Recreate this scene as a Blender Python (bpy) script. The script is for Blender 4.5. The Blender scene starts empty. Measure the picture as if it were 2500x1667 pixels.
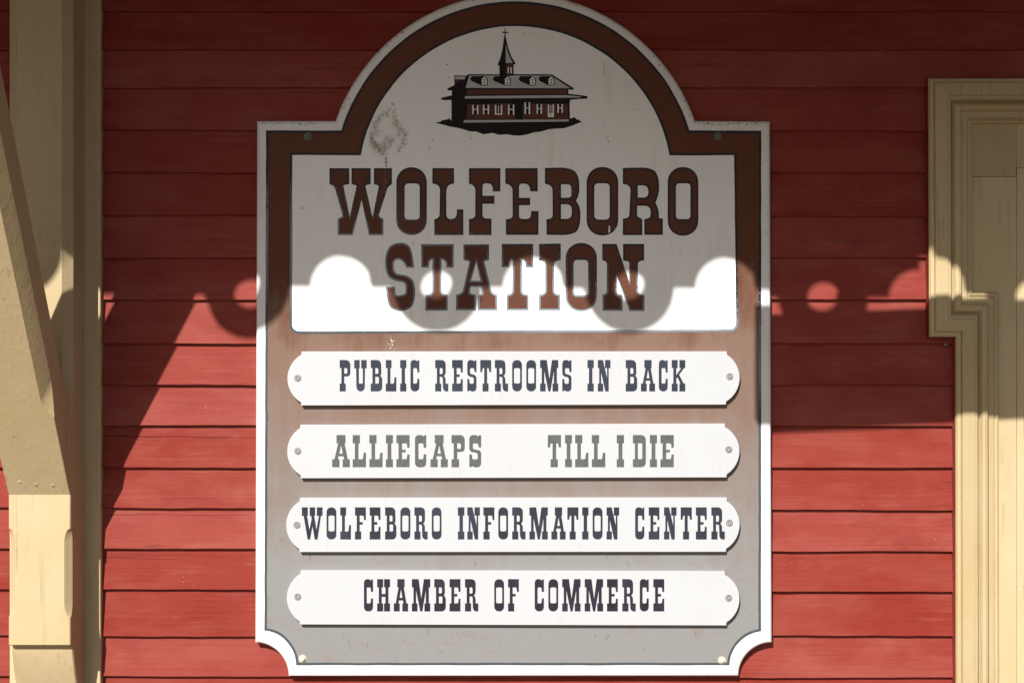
import bpy, math, random
from mathutils import Vector, noise
from mathutils.geometry import tessellate_polygon

random.seed(7)
scene = bpy.context.scene
C = scene.collection

# ------------------------------------------------------------------ camera, sky, sun, exposure
D = 3.2                 # camera distance from the wall
ZC = 1.6                # camera height
SX, SZ = 0.385, 0.84    # sunlight per metre towards the wall: metres to the right, metres down

cam_d = bpy.data.cameras.new('camera')
cam = bpy.data.objects.new('camera', cam_d)
C.objects.link(cam)
cam.location = (0, -D, ZC)
cam.rotation_euler = (math.radians(90), 0, 0)
cam_d.sensor_width = 36.0
cam_d.lens = 36.0 * D / 2.5
cam_d.clip_start = 0.05
cam_d.clip_end = 2000
scene.camera = cam

sun_dir = Vector((SX, 1.0, -SZ)).normalized()
elev = math.asin(-sun_dir.z)
azim = math.atan2(-sun_dir.x, -sun_dir.y)

world = bpy.data.worlds.new('World')
scene.world = world
world.use_nodes = True
wn = world.node_tree
wn.nodes.clear()
sky = wn.nodes.new('ShaderNodeTexSky')
sky.sky_type = 'NISHITA'
sky.sun_disc = False
sky.sun_elevation = elev
sky.sun_rotation = azim
sky.dust_density = 2.0
bg = wn.nodes.new('ShaderNodeBackground')
bg.inputs['Strength'].default_value = 0.055
wo = wn.nodes.new('ShaderNodeOutputWorld')
wn.links.new(sky.outputs[0], bg.inputs['Color'])
wn.links.new(bg.outputs[0], wo.inputs['Surface'])

sun_d = bpy.data.lights.new('sun', 'SUN')
sun_d.energy = 5.0
sun_d.angle = math.radians(0.53)
sun_d.color = (1.0, 0.965, 0.91)
sun = bpy.data.objects.new('sun', sun_d)
C.objects.link(sun)
sun.rotation_euler = sun_dir.to_track_quat('-Z', 'Y').to_euler()
sun.location = (-4, -10, 11)

scene.view_settings.view_transform = 'Standard'
scene.view_settings.look = 'None'
scene.view_settings.gamma = 1.0
scene.view_settings.exposure = 0.68
scene.view_settings.use_curve_mapping = False

scene.cycles.max_bounces = 6
scene.cycles.diffuse_bounces = 4
scene.cycles.glossy_bounces = 2

# ------------------------------------------------------------------ helpers
def W(px, py, p=0.0):
    """photograph measurement (1 px = 1 mm on the wall plane) to a point p metres proud of the wall"""
    k = (1 - p / D) * 0.001
    return Vector(((px - 1250) * k, -p, ZC - (py - 833.5) * k))

ORG = {}
def thing(name, label, cat, loc, group=None):
    o = bpy.data.objects.new(name, None)
    o.empty_display_size = 0.1
    C.objects.link(o)
    o.location = loc
    o['label'] = label
    o['category'] = cat
    if group:
        o['group'] = group
    ORG[o] = Vector(loc)
    return o

def obj(name, verts, faces, mat, parent=None, smooth=False, label=None, kind=None):
    org = ORG[parent] if parent is not None else Vector((0, 0, 0))
    me = bpy.data.meshes.new(name)
    me.from_pydata([tuple(Vector(v) - org) for v in verts], [], faces)
    me.validate()
    if smooth is True:
        me.polygons.foreach_set('use_smooth', [True] * len(me.polygons))
    me.materials.append(mat)
    me.update()
    if smooth and smooth is not True:
        me.polygons.foreach_set('use_smooth', [True] * len(me.polygons))
        me.set_sharp_from_angle(angle=math.radians(smooth))
    o = bpy.data.objects.new(name, me)
    C.objects.link(o)
    if parent is not None:
        o.parent = parent
    ORG[o] = org
    if label:
        o['label'] = label
    if kind:
        o['kind'] = kind
    return o

def area2(poly):
    return sum(poly[i][0] * poly[(i + 1) % len(poly)][1] - poly[(i + 1) % len(poly)][0] * poly[i][1]
               for i in range(len(poly)))

def tess(loops):
    """triangles over the flattened loops (first outer, others holes)"""
    return tessellate_polygon([[Vector((q[0], q[1], 0)) for q in lp] for lp in loops])

def rnd(path, n=7):
    """path of (x, y[, r]) -> points with rounded corners"""
    out = []
    m = len(path)
    for i, q in enumerate(path):
        if len(q) < 3 or q[2] <= 0:
            out.append((q[0], q[1]))
            continue
        a = Vector(path[i - 1][:2]); b = Vector(q[:2]); c = Vector(path[(i + 1) % m][:2])
        r = q[2]
        la, lc = (a - b).length, (c - b).length
        ra = min(r, la * 0.5 if len(path[i - 1]) > 2 else la * 0.97)
        rc = min(r, lc * 0.5 if len(path[(i + 1) % m]) > 2 else lc * 0.97)
        s = b + (a - b).normalized() * ra
        e = b + (c - b).normalized() * rc
        k = 0.58
        c1 = s + (b - s) * k; c2 = e + (b - e) * k
        for j in range(n + 1):
            t = j / n
            pt = s * (1 - t) ** 3 + c1 * 3 * t * (1 - t) ** 2 + c2 * 3 * t * t * (1 - t) + e * t ** 3
            out.append((pt.x, pt.y))
    res = []
    for q in out:
        if not res or (Vector(q) - Vector(res[-1])).length > 1e-4:
            res.append(q)
    if (Vector(res[0]) - Vector(res[-1])).length < 1e-4:
        res.pop()
    return res

def inset(poly, d):
    """offset inward by d with limited mitres"""
    s = 1 if area2(poly) > 0 else -1
    n = len(poly)
    out = []
    for i in range(n):
        a = Vector(poly[i - 1]); b = Vector(poly[i]); c = Vector(poly[(i + 1) % n])
        e1 = (b - a); e2 = (c - b)
        if e1.length < 1e-9 or e2.length < 1e-9:
            out.append(tuple(b)); continue
        e1.normalize(); e2.normalize()
        n1 = Vector((-e1.y, e1.x)) * s; n2 = Vector((-e2.y, e2.x)) * s
        m = n1 + n2
        if m.length < 1e-6:
            m = n1
        m.normalize()
        k = d / max(0.45, m.dot(n1))
        out.append((b.x + m.x * k, b.y + m.y * k))
    return out

def sheet(name, loops, p, mat, parent, label=None, kind=None):
    """flat painted area: loops in photograph px"""
    flat = [q for lp in loops for q in lp]
    verts = [W(q[0], q[1], p) for q in flat]
    faces = []
    for t in tess(loops):
        a, b, c = (verts[i] for i in t)
        if (b - a).cross(c - a).y > 0:
            t = (t[0], t[2], t[1])
        faces.append(tuple(t))
    return obj(name, verts, faces, mat, parent, label=label, kind=kind)

def slab(name, loops, p0, p1, mat, parent, rad=0.0, seg=5, smooth=40, label=None):
    """board of an outline (px at its face p1), from depth p0 to p1, front edge rounded by rad metres"""
    rings = []
    k = (1 - p1 / D)
    prof = [(0.0, p0)]
    if rad > 0:
        for j in range(seg + 1):
            a = math.pi / 2 * j / seg
            prof.append((rad * (1 - math.cos(a)), p1 - rad + rad * math.sin(a)))
    else:
        prof.append((0.0, p1))
    verts, faces = [], []
    caps = []
    for li, lp in enumerate(loops):
        lay = []
        for ins, p in prof:
            d = ins * 1000 / k
            ring = inset(lp, d if li == 0 else -d) if d else lp
            base = len(verts)
            for q in ring:
                v = W(q[0], q[1], p1)
                verts.append(Vector((v.x, -p, v.z)))
            lay.append(list(range(base, base + len(ring))))
        n = len(lp)
        flip = (area2(lp) > 0) ^ (li > 0)
        for r in range(len(lay) - 1):
            A, B = lay[r], lay[r + 1]
            for i in range(n):
                f = (A[i], A[(i + 1) % n], B[(i + 1) % n], B[i])
                faces.append(f[::-1] if not flip else f)
        caps.append((lay[-1], lay[0]))
    for which in (0, 1):
        idx = [i for cp in caps for i in cp[which]]
        lps = []
        for cp in caps:
            lps.append([(verts[i].x, verts[i].z) for i in cp[which]])
        for t in tess(lps):
            t = [idx[i] for i in t]
            a, b, c = (verts[i] for i in t)
            up = (b - a).cross(c - a).y > 0
            if up != (which == 1):
                t = [t[0], t[2], t[1]]
            faces.append(tuple(t))
    return obj(name, verts, faces, mat, parent, smooth=smooth, label=label)

def box_mesh(x0, x1, y0, y1, z0, z1, b=0.0):
    if b <= 0:
        v = [(x, y, z) for z in (z0, z1) for y in (y0, y1) for x in (x0, x1)]
        f = [(0, 2, 3, 1), (4, 5, 7, 6), (0, 1, 5, 4), (2, 6, 7, 3), (0, 4, 6, 2), (1, 3, 7, 5)]
        return v, f
    # bevelled on the front (y0) face
    v = [(x0, y1, z0), (x1, y1, z0), (x1, y1, z1), (x0, y1, z1),
         (x0, y0 + b, z0), (x1, y0 + b, z0), (x1, y0 + b, z1), (x0, y0 + b, z1),
         (x0 + b, y0, z0 + b), (x1 - b, y0, z0 + b), (x1 - b, y0, z1 - b), (x0 + b, y0, z1 - b)]
    f = [(3, 2, 1, 0), (8, 9, 10, 11)]
    for i in range(4):
        j = (i + 1) % 4
        f.append((i, j, 4 + j, 4 + i)); f.append((4 + i, 4 + j, 8 + j, 8 + i))
    return v, f

def lathe(name, px, py, prof, mat, parent, n=20, tilt=0.0):
    """turned part facing the viewer: prof = (radius mm, p)"""
    verts, faces = [], []
    for r, p in prof:
        c = W(px, py, prof[0][1])
        for i in range(n):
            a = 2 * math.pi * i / n + tilt
            verts.append((c.x + r * .001 * math.cos(a), -p, c.z + r * .001 * math.sin(a)))
    for k in range(len(prof) - 1):
        for i in range(n):
            j = (i + 1) % n
            faces.append((k * n + i, k * n + j, (k + 1) * n + j, (k + 1) * n + i))
    faces.append(tuple(range((len(prof) - 1) * n, len(prof) * n)))
    return obj(name, verts, faces, mat, parent, smooth=45)

# ------------------------------------------------------------------ materials
def nt_new(name):
    m = bpy.data.materials.new(name)
    m.use_nodes = True
    t = m.node_tree
    t.nodes.clear()
    o = t.nodes.new('ShaderNodeOutputMaterial')
    b = t.nodes.new('ShaderNodeBsdfPrincipled')
    t.links.new(b.outputs[0], o.inputs[0])
    return m, t, b

def N(t, typ, **kw):
    n = t.nodes.new(typ)
    for k, v in kw.items():
        if k.startswith('i_'):
            n.inputs[k[2:].replace('_', ' ')].default_value = v
        else:
            setattr(n, k, v)
    return n

def mixc(t, fac, a, b):
    n = t.nodes.new('ShaderNodeMix')
    n.data_type = 'RGBA'
    for sock, v in ((n.inputs[0], fac), (n.inputs[6], a), (n.inputs[7], b)):
        if hasattr(v, 'links'):
            t.links.new(v, sock)
        elif isinstance(v, (int, float)):
            sock.default_value = v
        else:
            sock.default_value = (*v, 1) if len(v) == 3 else v
    return n.outputs[2]

def ramp(t, src, lo, hi, a=0.0, b=1.0):
    n = t.nodes.new('ShaderNodeMapRange')
    n.inputs[1].default_value = lo; n.inputs[2].default_value = hi
    n.inputs[3].default_value = a; n.inputs[4].default_value = b
    t.links.new(src, n.inputs[0])
    return n.outputs[0]

def coords(t, scale=(1, 1, 1), per_object=True):
    tc = N(t, 'ShaderNodeTexCoord')
    mp = N(t, 'ShaderNodeMapping')
    mp.inputs['Scale'].default_value = scale
    t.links.new(tc.outputs['Object'], mp.inputs[0])
    if per_object:
        oi = N(t, 'ShaderNodeObjectInfo')
        mul = N(t, 'ShaderNodeMath', operation='MULTIPLY')
        mul.inputs[1].default_value = 37.0
        t.links.new(oi.outputs['Random'], mul.inputs[0])
        cx = N(t, 'ShaderNodeCombineXYZ')
        for i in range(3):
            t.links.new(mul.outputs[0], cx.inputs[i])
        t.links.new(cx.outputs[0], mp.inputs['Location'])
    return mp.outputs[0]

def tex(t, vec, scale, detail=4, rough=.55, dist=0.0):
    n = N(t, 'ShaderNodeTexNoise')
    n.inputs['Scale'].default_value = scale
    n.inputs['Detail'].default_value = detail
    n.inputs['Roughness'].default_value = rough
    n.inputs['Distortion'].default_value = dist
    t.links.new(vec, n.inputs['Vector'])
    return n.outputs['Fac']

def bump(t, b, src, strength, dist):
    n = N(t, 'ShaderNodeBump')
    n.inputs['Strength'].default_value = strength
    n.inputs['Distance'].default_value = dist
    t.links.new(src, n.inputs['Height'])
    t.links.new(n.outputs[0], b.inputs['Normal'])
    return n

def addm(t, a, b, op='ADD'):
    n = N(t, 'ShaderNodeMath', operation=op)
    for i, v in enumerate((a, b)):
        if hasattr(v, 'links'):
            t.links.new(v, n.inputs[i])
        else:
            n.inputs[i].default_value = v
    return n.outputs[0]

def painted_wood(name, c1, c2, chalk, rough, grain_axis='x', chip=(.62, .5, .44), chip_amt=.70, grain=.35, spec=.5, blotch=1.0):
    m, t, b = nt_new(name)
    st = (3.0, 40, 110) if grain_axis == 'x' else (110, 110, 3.0)
    v = coords(t)
    vg = coords(t, st)
    big = tex(t, v, 5, 3, .6)
    g = tex(t, vg, 1.0, 4, .62, .4)
    mid = tex(t, coords(t, (6, 14, 22) if grain_axis == 'x' else (22, 14, 6)), 1.0, 3, .65)
    col = mixc(t, ramp(t, big, .35, .68), c1, c2)
    blot = tex(t, coords(t, (5, 9, 13) if grain_axis == 'x' else (13, 9, 5)), 1.0, 3, .55, .3)
    col = mixc(t, ramp(t, blot, .44, .66, 0, .42 * blotch), col, chalk)
    col = mixc(t, ramp(t, blot, .42, .26, 0, .30 * blotch), col, tuple(q_ * .62 for q_ in c1))
    oi = N(t, 'ShaderNodeObjectInfo')
    hv = N(t, 'ShaderNodeHueSaturation')
    t.links.new(ramp(t, oi.outputs['Random'], 0, 1, .86, 1.10), hv.inputs['Value'])
    t.links.new(ramp(t, oi.outputs['Random'], 0, 1, 1.04, .95), hv.inputs['Saturation'])
    t.links.new(col, hv.inputs['Color'])
    col = hv.outputs[0]
    ck = addm(t, ramp(t, mid, .50, .74), ramp(t, g, .42, .66), 'MULTIPLY')
    col = mixc(t, addm(t, ck, .50, 'MULTIPLY'), col, chalk)
    dk = addm(t, ramp(t, g, .56, .70), ramp(t, tex(t, v, 9, 3), .44, .62), 'MULTIPLY')
    col = mixc(t, addm(t, dk, .50, 'MULTIPLY'), col, tuple(x * .35 for x in c1))
    sp = tex(t, v, 210, 2, .5)
    spm = addm(t, ramp(t, sp, chip_amt, chip_amt + .03), ramp(t, tex(t, v, 14, 3), .50, .62), 'MULTIPLY')
    col = mixc(t, spm, col, chip)
    t.links.new(col, b.inputs['Base Color'])
    b.inputs['Roughness'].default_value = rough
    b.inputs['Specular IOR Level'].default_value = spec
    h = addm(t, addm(t, g, 1.0, 'MULTIPLY'), addm(t, tex(t, v, 60, 2), .6, 'MULTIPLY'))
    h = addm(t, h, addm(t, big, 1.2, 'MULTIPLY'))
    bump(t, b, h, grain, .0022)
    return m

def plain(name, c, rough=.5, var=.12, scale=30, metallic=0.0, bump_s=.1, spec=.5, speck=None, speck_thr=.62, speck_scale=260):
    m, t, b = nt_new(name)
    v = coords(t, per_object=False)
    n = tex(t, v, scale, 3, .6)
    lo = tuple(x * (1 - var) for x in c); hi = tuple(min(1, x * (1 + var)) for x in c)
    col = mixc(t, ramp(t, n, .3, .7), lo, hi)
    if speck:
        col = mixc(t, ramp(t, tex(t, v, speck_scale, 3, .6), speck_thr, speck_thr + .06), col, speck)
    t.links.new(col, b.inputs['Base Color'])
    b.inputs['Roughness'].default_value = rough
    b.inputs['Metallic'].default_value = metallic
    b.inputs['Specular IOR Level'].default_value = spec
    if bump_s:
        bump(t, b, tex(t, v, scale * 5, 2), bump_s, .001)
    return m

RED = painted_wood('red_clapboard_paint', (.196, .024, .016), (.222, .036, .025), (.300, .098, .074), .66, spec=.15, blotch=.5, grain=.5, chip=(.42, .27, .22), chip_amt=.745)
CREAM = painted_wood('cream_trim_paint', (.430, .330, .178), (.445, .350, .200), (.46, .385, .25), .56, 'z', chip=(.30, .22, .14), chip_amt=.735, grain=.26, spec=.25, blotch=.6)
CREAM_X = painted_wood('cream_board_paint', (.430, .330, .178), (.445, .350, .200), (.46, .385, .25), .56, 'x', chip=(.30, .22, .14), chip_amt=.735, grain=.26, spec=.25, blotch=.6)
SOFFIT = painted_wood('porch_ceiling_paint', (.20, .13, .07), (.24, .16, .09), (.26, .18, .11), .6, 'x')

def white_sign(name, c, dirt, amt, rough=.42):
    m, t, b = nt_new(name)
    v = coords(t, per_object=False)
    st = coords(t, (60, 20, 4), per_object=False)
    d = addm(t, ramp(t, tex(t, v, 7, 5, .65), .45, .75), ramp(t, tex(t, st, 1, 4), .4, .7), 'MULTIPLY')
    col = mixc(t, addm(t, d, amt, 'MULTIPLY'), c, dirt)
    sp = addm(t, ramp(t, tex(t, v, 330, 2), .735, .76), ramp(t, tex(t, v, 11, 3), .52, .62), 'MULTIPLY')
    col = mixc(t, sp, col, (.16, .11, .07))
    t.links.new(col, b.inputs['Base Color'])
    b.inputs['Roughness'].default_value = rough
    h = addm(t, tex(t, v, 40, 4), addm(t, tex(t, v, 5, 2), 2.0, 'MULTIPLY'))
    bump(t, b, h, .12, .0012)
    return m

WHITE = white_sign('white_sign_enamel', (.74, .76, .75), (.57, .53, .45), .55)
BORDER = white_sign('white_border_enamel', (.68, .68, .67), (.48, .38, .32), .6)
PLAQUE = white_sign('white_plaque_enamel', (.418, .430, .448), (.35, .345, .335), .5, .5)

def brown_field():
    """brown sign paint, chalked to grey-tan on its lower part where the weather reaches it"""
    m, t, b = nt_new('weathered_brown_sign_paint')
    v = coords(t, per_object=False)
    tc = N(t, 'ShaderNodeTexCoord')
    sep = N(t, 'ShaderNodeSeparateXYZ')
    t.links.new(tc.outputs['Object'], sep.inputs[0])
    n1 = tex(t, v, 6, 5, .65)
    streak = tex(t, coords(t, (34, 10, 5), per_object=False), 1.0, 5, .6)
    zz = addm(t, sep.outputs[2], addm(t, addm(t, n1, -.5), .42, 'MULTIPLY'))
    zz = addm(t, zz, addm(t, addm(t, streak, -.5), .26, 'MULTIPLY'))
    ZB = ZC - ORGZ
    fresh = (.104, .036, .019)
    tan = (.168, .105, .079)
    grey = (.200, .197, .192)
    c = mixc(t, ramp(t, zz, ZB + .16, ZB - .02), fresh, tan)
    c = mixc(t, ramp(t, zz, ZB - .10, ZB - .55), c, grey)
    pink = addm(t, ramp(t, tex(t, coords(t, (10, 10, 24), per_object=False), 1.3, 4, .6), .60, .70),
                ramp(t, zz, ZB - .1, ZB - .4), 'MULTIPLY')
    c = mixc(t, addm(t, pink, .30, 'MULTIPLY'), c, (.21, .12, .095))
    dk = addm(t, ramp(t, tex(t, coords(t, (60, 20, 34), per_object=False), 1.0, 3, .6), .66, .74),
              ramp(t, zz, ZB - .2, ZB - .5), 'MULTIPLY')
    c = mixc(t, addm(t, dk, .5, 'MULTIPLY'), c, (.10, .093, .087))
    t.links.new(c, b.inputs['Base Color'])
    b.inputs['Roughness'].default_value = .58
    b.inputs['Specular IOR Level'].default_value = .15
    bump(t, b, tex(t, v, 55, 4), .12, .001)
    return m

INK = plain('dark_outline_paint', (.020, .020, .024), .55, .3, 40, spec=.15, speck=(.16, .18, .18), speck_thr=.60)
GREYLINE = plain('grey_outline_paint', (.24, .26, .28), .5, .3, 30, spec=.2, speck=(.025, .025, .03), speck_thr=.53)
LETTER = plain('brown_letter_paint', (.096, .036, .021), .62, .10, 20, spec=.15)
SLATE = plain('slate_blue_vinyl', (.023, .029, .044), .6, .3, 9, bump_s=.05, spec=.2)
GREYV = plain('faded_grey_vinyl', (.076, .080, .081), .65, .12, 60, spec=.2, speck=(.12, .13, .128), speck_thr=.55, speck_scale=300)
SLATE2 = plain('dark_slate_vinyl', (.021, .025, .036), .6, .35, 8, bump_s=.05, spec=.2)
BLACKV = plain('black_violet_vinyl', (.020, .015, .026), .6, .35, 30, bump_s=.05, spec=.2)
EM_BLACK = plain('emblem_black', (.012, .009, .009), .6, .2, spec=.12)
EM_BROWN = plain('emblem_brown', (.095, .038, .024), .6, .2, spec=.15)
EM_GREY = plain('emblem_grey', (.36, .38, .38), .46, .08)
STAIN = plain('lichen_stain', (.15, .115, .048), .85, .5, 90)
FILM = plain('lichen_film', (.52, .47, .37), .8, .15, 60)
SMEAR = plain('dark_smear', (.135, .130, .124), .8, .2, 60)
CHIP = plain('exposed_wood', (.16, .10, .075), .8, .4, 90)
STEEL = plain('weathered_steel', (.13, .125, .115), .55, .35, 160, metallic=.2)
BOLT = plain('painted_bolt', (.52, .48, .38), .5, .3, 120)
DARK = plain('recess_dark', (.02, .018, .016), .8, .2)
REDEDGE = RED
GROUND = plain('platform_paving', (.105, .074, .050), .9, .2, 3)
HANG = plain('hanging_board_paint', (.45, .38, .26), .55, .1)

# ------------------------------------------------------------------ ground
gv = [(-400, -600, 0), (400, -600, 0), (400, 40, 0), (-400, 40, 0)]
g = obj('ground', gv, [(0, 1, 2, 3)], GROUND)
g['kind'] = 'structure'

# ------------------------------------------------------------------ clapboard wall
wall = thing('clapboard_wall', 'dark red painted clapboard wall behind the station sign', 'wall', (0, 0, 0))
v, f = box_mesh(-2.9, 2.9, .006, .16, 0.0, 3.62)
obj('sheathing', v, f, DARK, wall)

SEAM = [(-75, -76), (29, 28), (122, 121), (215, 213), (317, 319.5), (421, 422), (525, 527), (629, 629), (733, 731.5),
        (838, 839), (941, 940), (1038, 1039), (1142, 1141), (1240, 1244), (1340, 1345), (1439, 1445),
        (1552, 1552), (1650, 1654)]
while SEAM[0][0] > -1090:
    SEAM.insert(0, (SEAM[0][0] - 102.5, SEAM[0][1] - 102.5))
while SEAM[-1][0] < 2360:
    SEAM.append((SEAM[-1][0] + 102.5, SEAM[-1][1] + 102.5))
CRACKS = {1038: [(225, 655, 1064, 1069, 1.1)], 1240: [(260, 660, 1255, 1259, .8)], 1552: [(960, 0, 0, 0, 0)],
          1340: [(240, 470, 1362, 1366, .7), (390, 520, 1366, 1374, .8)],
          1439: [(1885, 2150, 1452, 1446, .7)]}
X0, X1 = -2.85, 2.85
cols = [X0 + (X1 - X0) * i / 260 for i in range(261)]
def seam_z(i, x):
    l, r = SEAM[i]
    px = 1250 + x * 1000 / (1 - .014 / D)
    t = min(1.6, max(-.6, (px - 420) / (2100 - 420)))
    y = l + (r - l) * t + 2.6 * noise.noise((x * 2.3, i * 7.7, 1.3)) + 1.0 * noise.noise((x * 14, i * 3.1, 5.0)) + .5 * noise.noise((x * 42, i * 2.1, 8.0))
    return W(0, y, .014).z
for i in range(len(SEAM) - 1, 0, -1):
    # board whose butt (bottom edge) is seam i and which runs up under the board above (seam i-1)
    cr = [c for c in CRACKS.get(SEAM[i - 1][0], []) if c[4] > 0]
    verts, faces = [], []
    prev = None
    for x in cols:
        zb = seam_z(i, x)
        zt = seam_z(i - 1, x)
        cup = .0010 * noise.noise((x * 1.7, i * 5.3, 9.1))
        yb = -(.0165 + cup)
        yt = -(.0062 + cup * .5)
        H = zt - zb
        if abs(H) < 1e-6:
            H = .1
        def face_y(z):
            return yb + (yt - yb) * (z - zb) / H
        px = 1250 + x * 1000 / (1 - .011 / D)
        zc, dep = zb + H * .72, 0.0
        for (xa, xb, ya, yb2, w) in cr[:1]:
            t = (px - xa) / (xb - xa)
            if -.02 < t < 1.02:
                zc = W(0, ya + (yb2 - ya) * t + 1.6 * noise.noise((x * 11, i, 3.3)), .010).z
                dep = w * .001 * (1 - .55 * t)
            else:
                tt = min(1, max(0, t))
                zc = W(0, ya + (yb2 - ya) * tt, .010).z
        row = [(x, -.0005, zb + .0005), (x, yb + .0012, zb), (x, yb, zb + .0013),
               (x, face_y(zc) , zc - dep), (x, face_y(zc) + dep * 5, zc), (x, face_y(zc), zc + max(dep, 1e-5)),
               (x, yt, zt), (x, yt + .0012, zt + .018), (x, .004, zt + .018)]
        base = len(verts)
        verts += row
        if prev is not None:
            for k in range(len(row) - 1):
                faces.append((prev + k, base + k, base + k + 1, prev + k + 1))
        prev = base
    n = len(row)
    faces.append(tuple(range(n)))
    faces.append(tuple(range(len(verts) - 1, len(verts) - n - 1, -1)))
    obj('clapboard', verts, faces, RED, wall, smooth=35)

# painted-over nail heads along the laps
nail_me = None
for i in range(8, len(SEAM) - 12):
    for x in (-1.32 + random.uniform(-.05, .05), -.86 + random.uniform(-.06, .06), .80 + random.uniform(-.05, .12), 1.02 + random.uniform(-.04, .04)):
        if random.random() < .35:
            continue
        z = seam_z(i, x) + random.uniform(.018, .030)
        y = -(.0165 - .0103 * (z - seam_z(i, x)) / .103)
        if nail_me is None:
            vs, fs = [], []
            for r, h in ((.0034, .0006), (.0030, -.0006), (.0014, -.0009)):
                vs += [(r * math.cos(2 * math.pi * k / 10), h, r * math.sin(2 * math.pi * k / 10)) for k in range(10)]
            for k in range(2):
                for q in range(10):
                    fs.append((k * 10 + q, k * 10 + (q + 1) % 10, (k + 1) * 10 + (q + 1) % 10, (k + 1) * 10 + q))
            fs.append(tuple(range(20, 30)))
            nh = obj('nail_head', vs, fs, RED, wall, smooth=50)
            nail_me = nh.data
        else:
            nh = bpy.data.objects.new('nail_head', nail_me)
            C.objects.link(nh)
            nh.parent = wall
        nh.location = (x, y, z)

# ------------------------------------------------------------------ casing at the right
casing = thing('opening_casing', 'cream moulded casing with a stepped shoulder at the right edge', 'casing', (1.75, 0, 0))
PROF = [(0, .006), (0, .034), (3, .0395), (10, .041), (13.5, .0385), (14.5, .0435), (44, .0435), (45.5, .040), (52, .0395),
        (54.5, .035), (58, .029), (60, .033), (64, .040), (70, .0425), (76, .041), (80, .036), (82.5, .0305), (95, .030),
        (97.5, .026), (100, .028), (104, .030), (108, .0275), (110, .022), (110.5, .012)]
path = [(2335, 2400), (2333, 823), (2269, 823), (2266.5, 191), (3333, 191), (3331, 823), (3267, 823), (3265, 2400)]
def offset_path(path, d):
    out = []
    for i, q in enumerate(path):
        b = Vector(q)
        n1 = n2 = None
        if i > 0:
            e = (b - Vector(path[i - 1])).normalized(); n1 = Vector((-e.y, e.x))
        if i < len(path) - 1:
            e = (Vector(path[i + 1]) - b).normalized(); n2 = Vector((-e.y, e.x))
        n1 = n1 or n2; n2 = n2 or n1
        m = (n1 + n2).normalized()
        out.append(b + m * (d / m.dot(n1)))
    return out
def casing_run(name, i0, i1, prof, mat):
    verts, faces = [], []
    for off, p in prof:
        o = offset_path(path, off)
        for i in range(i0, i1 + 1):
            w = W(o[i].x, o[i].y, .036)
            verts.append((w.x, -p, max(0.0, w.z)))
    n = i1 - i0 + 1
    for k in range(len(prof) - 1):
        for i in range(n - 1):
            faces.append((k * n + i, k * n + i + 1, (k + 1) * n + i + 1, (k + 1) * n + i))
    return obj(name, verts, faces, mat, casing, smooth=30)
# make sure offsets go inward (towards the opening)
if offset_path(path, 10)[0].x < path[0][0]:
    path = path[::-1]
for i in range(len(path) - 1):
    casing_run('moulding', i, i + 1, PROF[1:], CREAM)
    casing_run('painted_edge', i, i + 1, [(-.6, .006), (-.6, .0325), (.02, .0335)], RED)
pb = .0195
for (xa, xb, ya, yb_) in [(2372, 2481.8, 432.2, 2400), (2372, 2480.6, 296, 431.2), (2482.7, 2790, 410, 2400), (2481.4, 3300, 296, 409.1),
                         (2792, 3235, 410.5, 2400)]:
    a = W(xa, ya, pb); b_ = W(xb, yb_, pb)
    v, f = box_mesh(a.x, b_.x, -pb, -.0015, max(.01, b_.z), a.z, .0005)
    obj('panel_board', v, f, CREAM, casing, smooth=20)
for (nx, ny) in ((2491, 945), (2488, 478), (2492, 1438), (2498, 626)):
    lathe('nail_head', nx, ny, [(2.6, pb), (2.4, pb + .0006), (1.2, pb + .0009)], BOLT, casing, 10)
hook = thing('small_hook', 'tiny pale metal nail under the shoulder of the cream casing', 'nail', W(2308, 841, .012))
lathe('nail_shank', 2308, 841, [(1.6, .006), (1.6, .020)], STEEL, hook, 10)
lathe('nail_head', 2308, 841, [(1.6, .0202), (4.2, .0206), (3.8, .0225), (1.5, .0232)], STEEL, hook, 12)

# ------------------------------------------------------------------ porch bracket at the left
brk = thing('porch_bracket', 'cream chamfered wooden post and diagonal brace at the left edge', 'bracket', (-1.106, 0, 0))
PB, PF = .028, .132
XL, XR = -1.1784, -1.0336
v, f = box_mesh(-1.2160, -.9962, -PB, -.004, 0.55, 3.3, .0018)
obj('back_board', v, f, CREAM, brk, smooth=20)

def rel(py, p):
    return W(0, py, p).z
# post: sections along z, each an outline (x, depth) from back left to back right
def sect(z, cl, cr, front=PF, flare=0.0):
    b = .0022
    cl = max(cl, b); cr = max(cr, b)
    return [(XL - flare, -PB + .002, z), (XL - flare, -(front - cl), z), (XL - flare + cl, -front, z),
            (XR - cr, -front, z), (XR, -(front - cr), z), (XR, -PB + .002, z)]
secs = []
ZU = rel(1207, PF)
z_top = 3.25
secs.append(sect(z_top, .020, .020))
secs.append(sect(rel(985, PF) + .04, .020, .020))
secs.append(sect(rel(985, PF), .014, .014))
secs.append(sect(rel(985, PF) - .02, .002, .002))
zt, zbm = rel(1290, PF), rel(1506, PF)
secs.append(sect(zt, .002, .002))
for k in range(1, 7):
    a = math.pi / 2 * k / 6
    secs.append(sect(zt - .028 * (1 - math.cos(a)) - .0006 * k, .002 + .0125 * math.sin(a), .002 + .0125 * math.sin(a)))
for k in range(6, -1, -1):
    a = math.pi / 2 * k / 6
    secs.append(sect(zbm + .034 * (1 - math.cos(a)) + .0006 * k, .002 + .0125 * math.sin(a), .002 + .0125 * math.sin(a)))
zb0 = rel(1575, PF)
secs.append(sect(zb0 + .002, .002, .002))
secs.append(sect(zb0, .004, .004, PF - .002))
secs.append(sect(zb0 - .0006, .004, .003, PF - .016))
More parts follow.
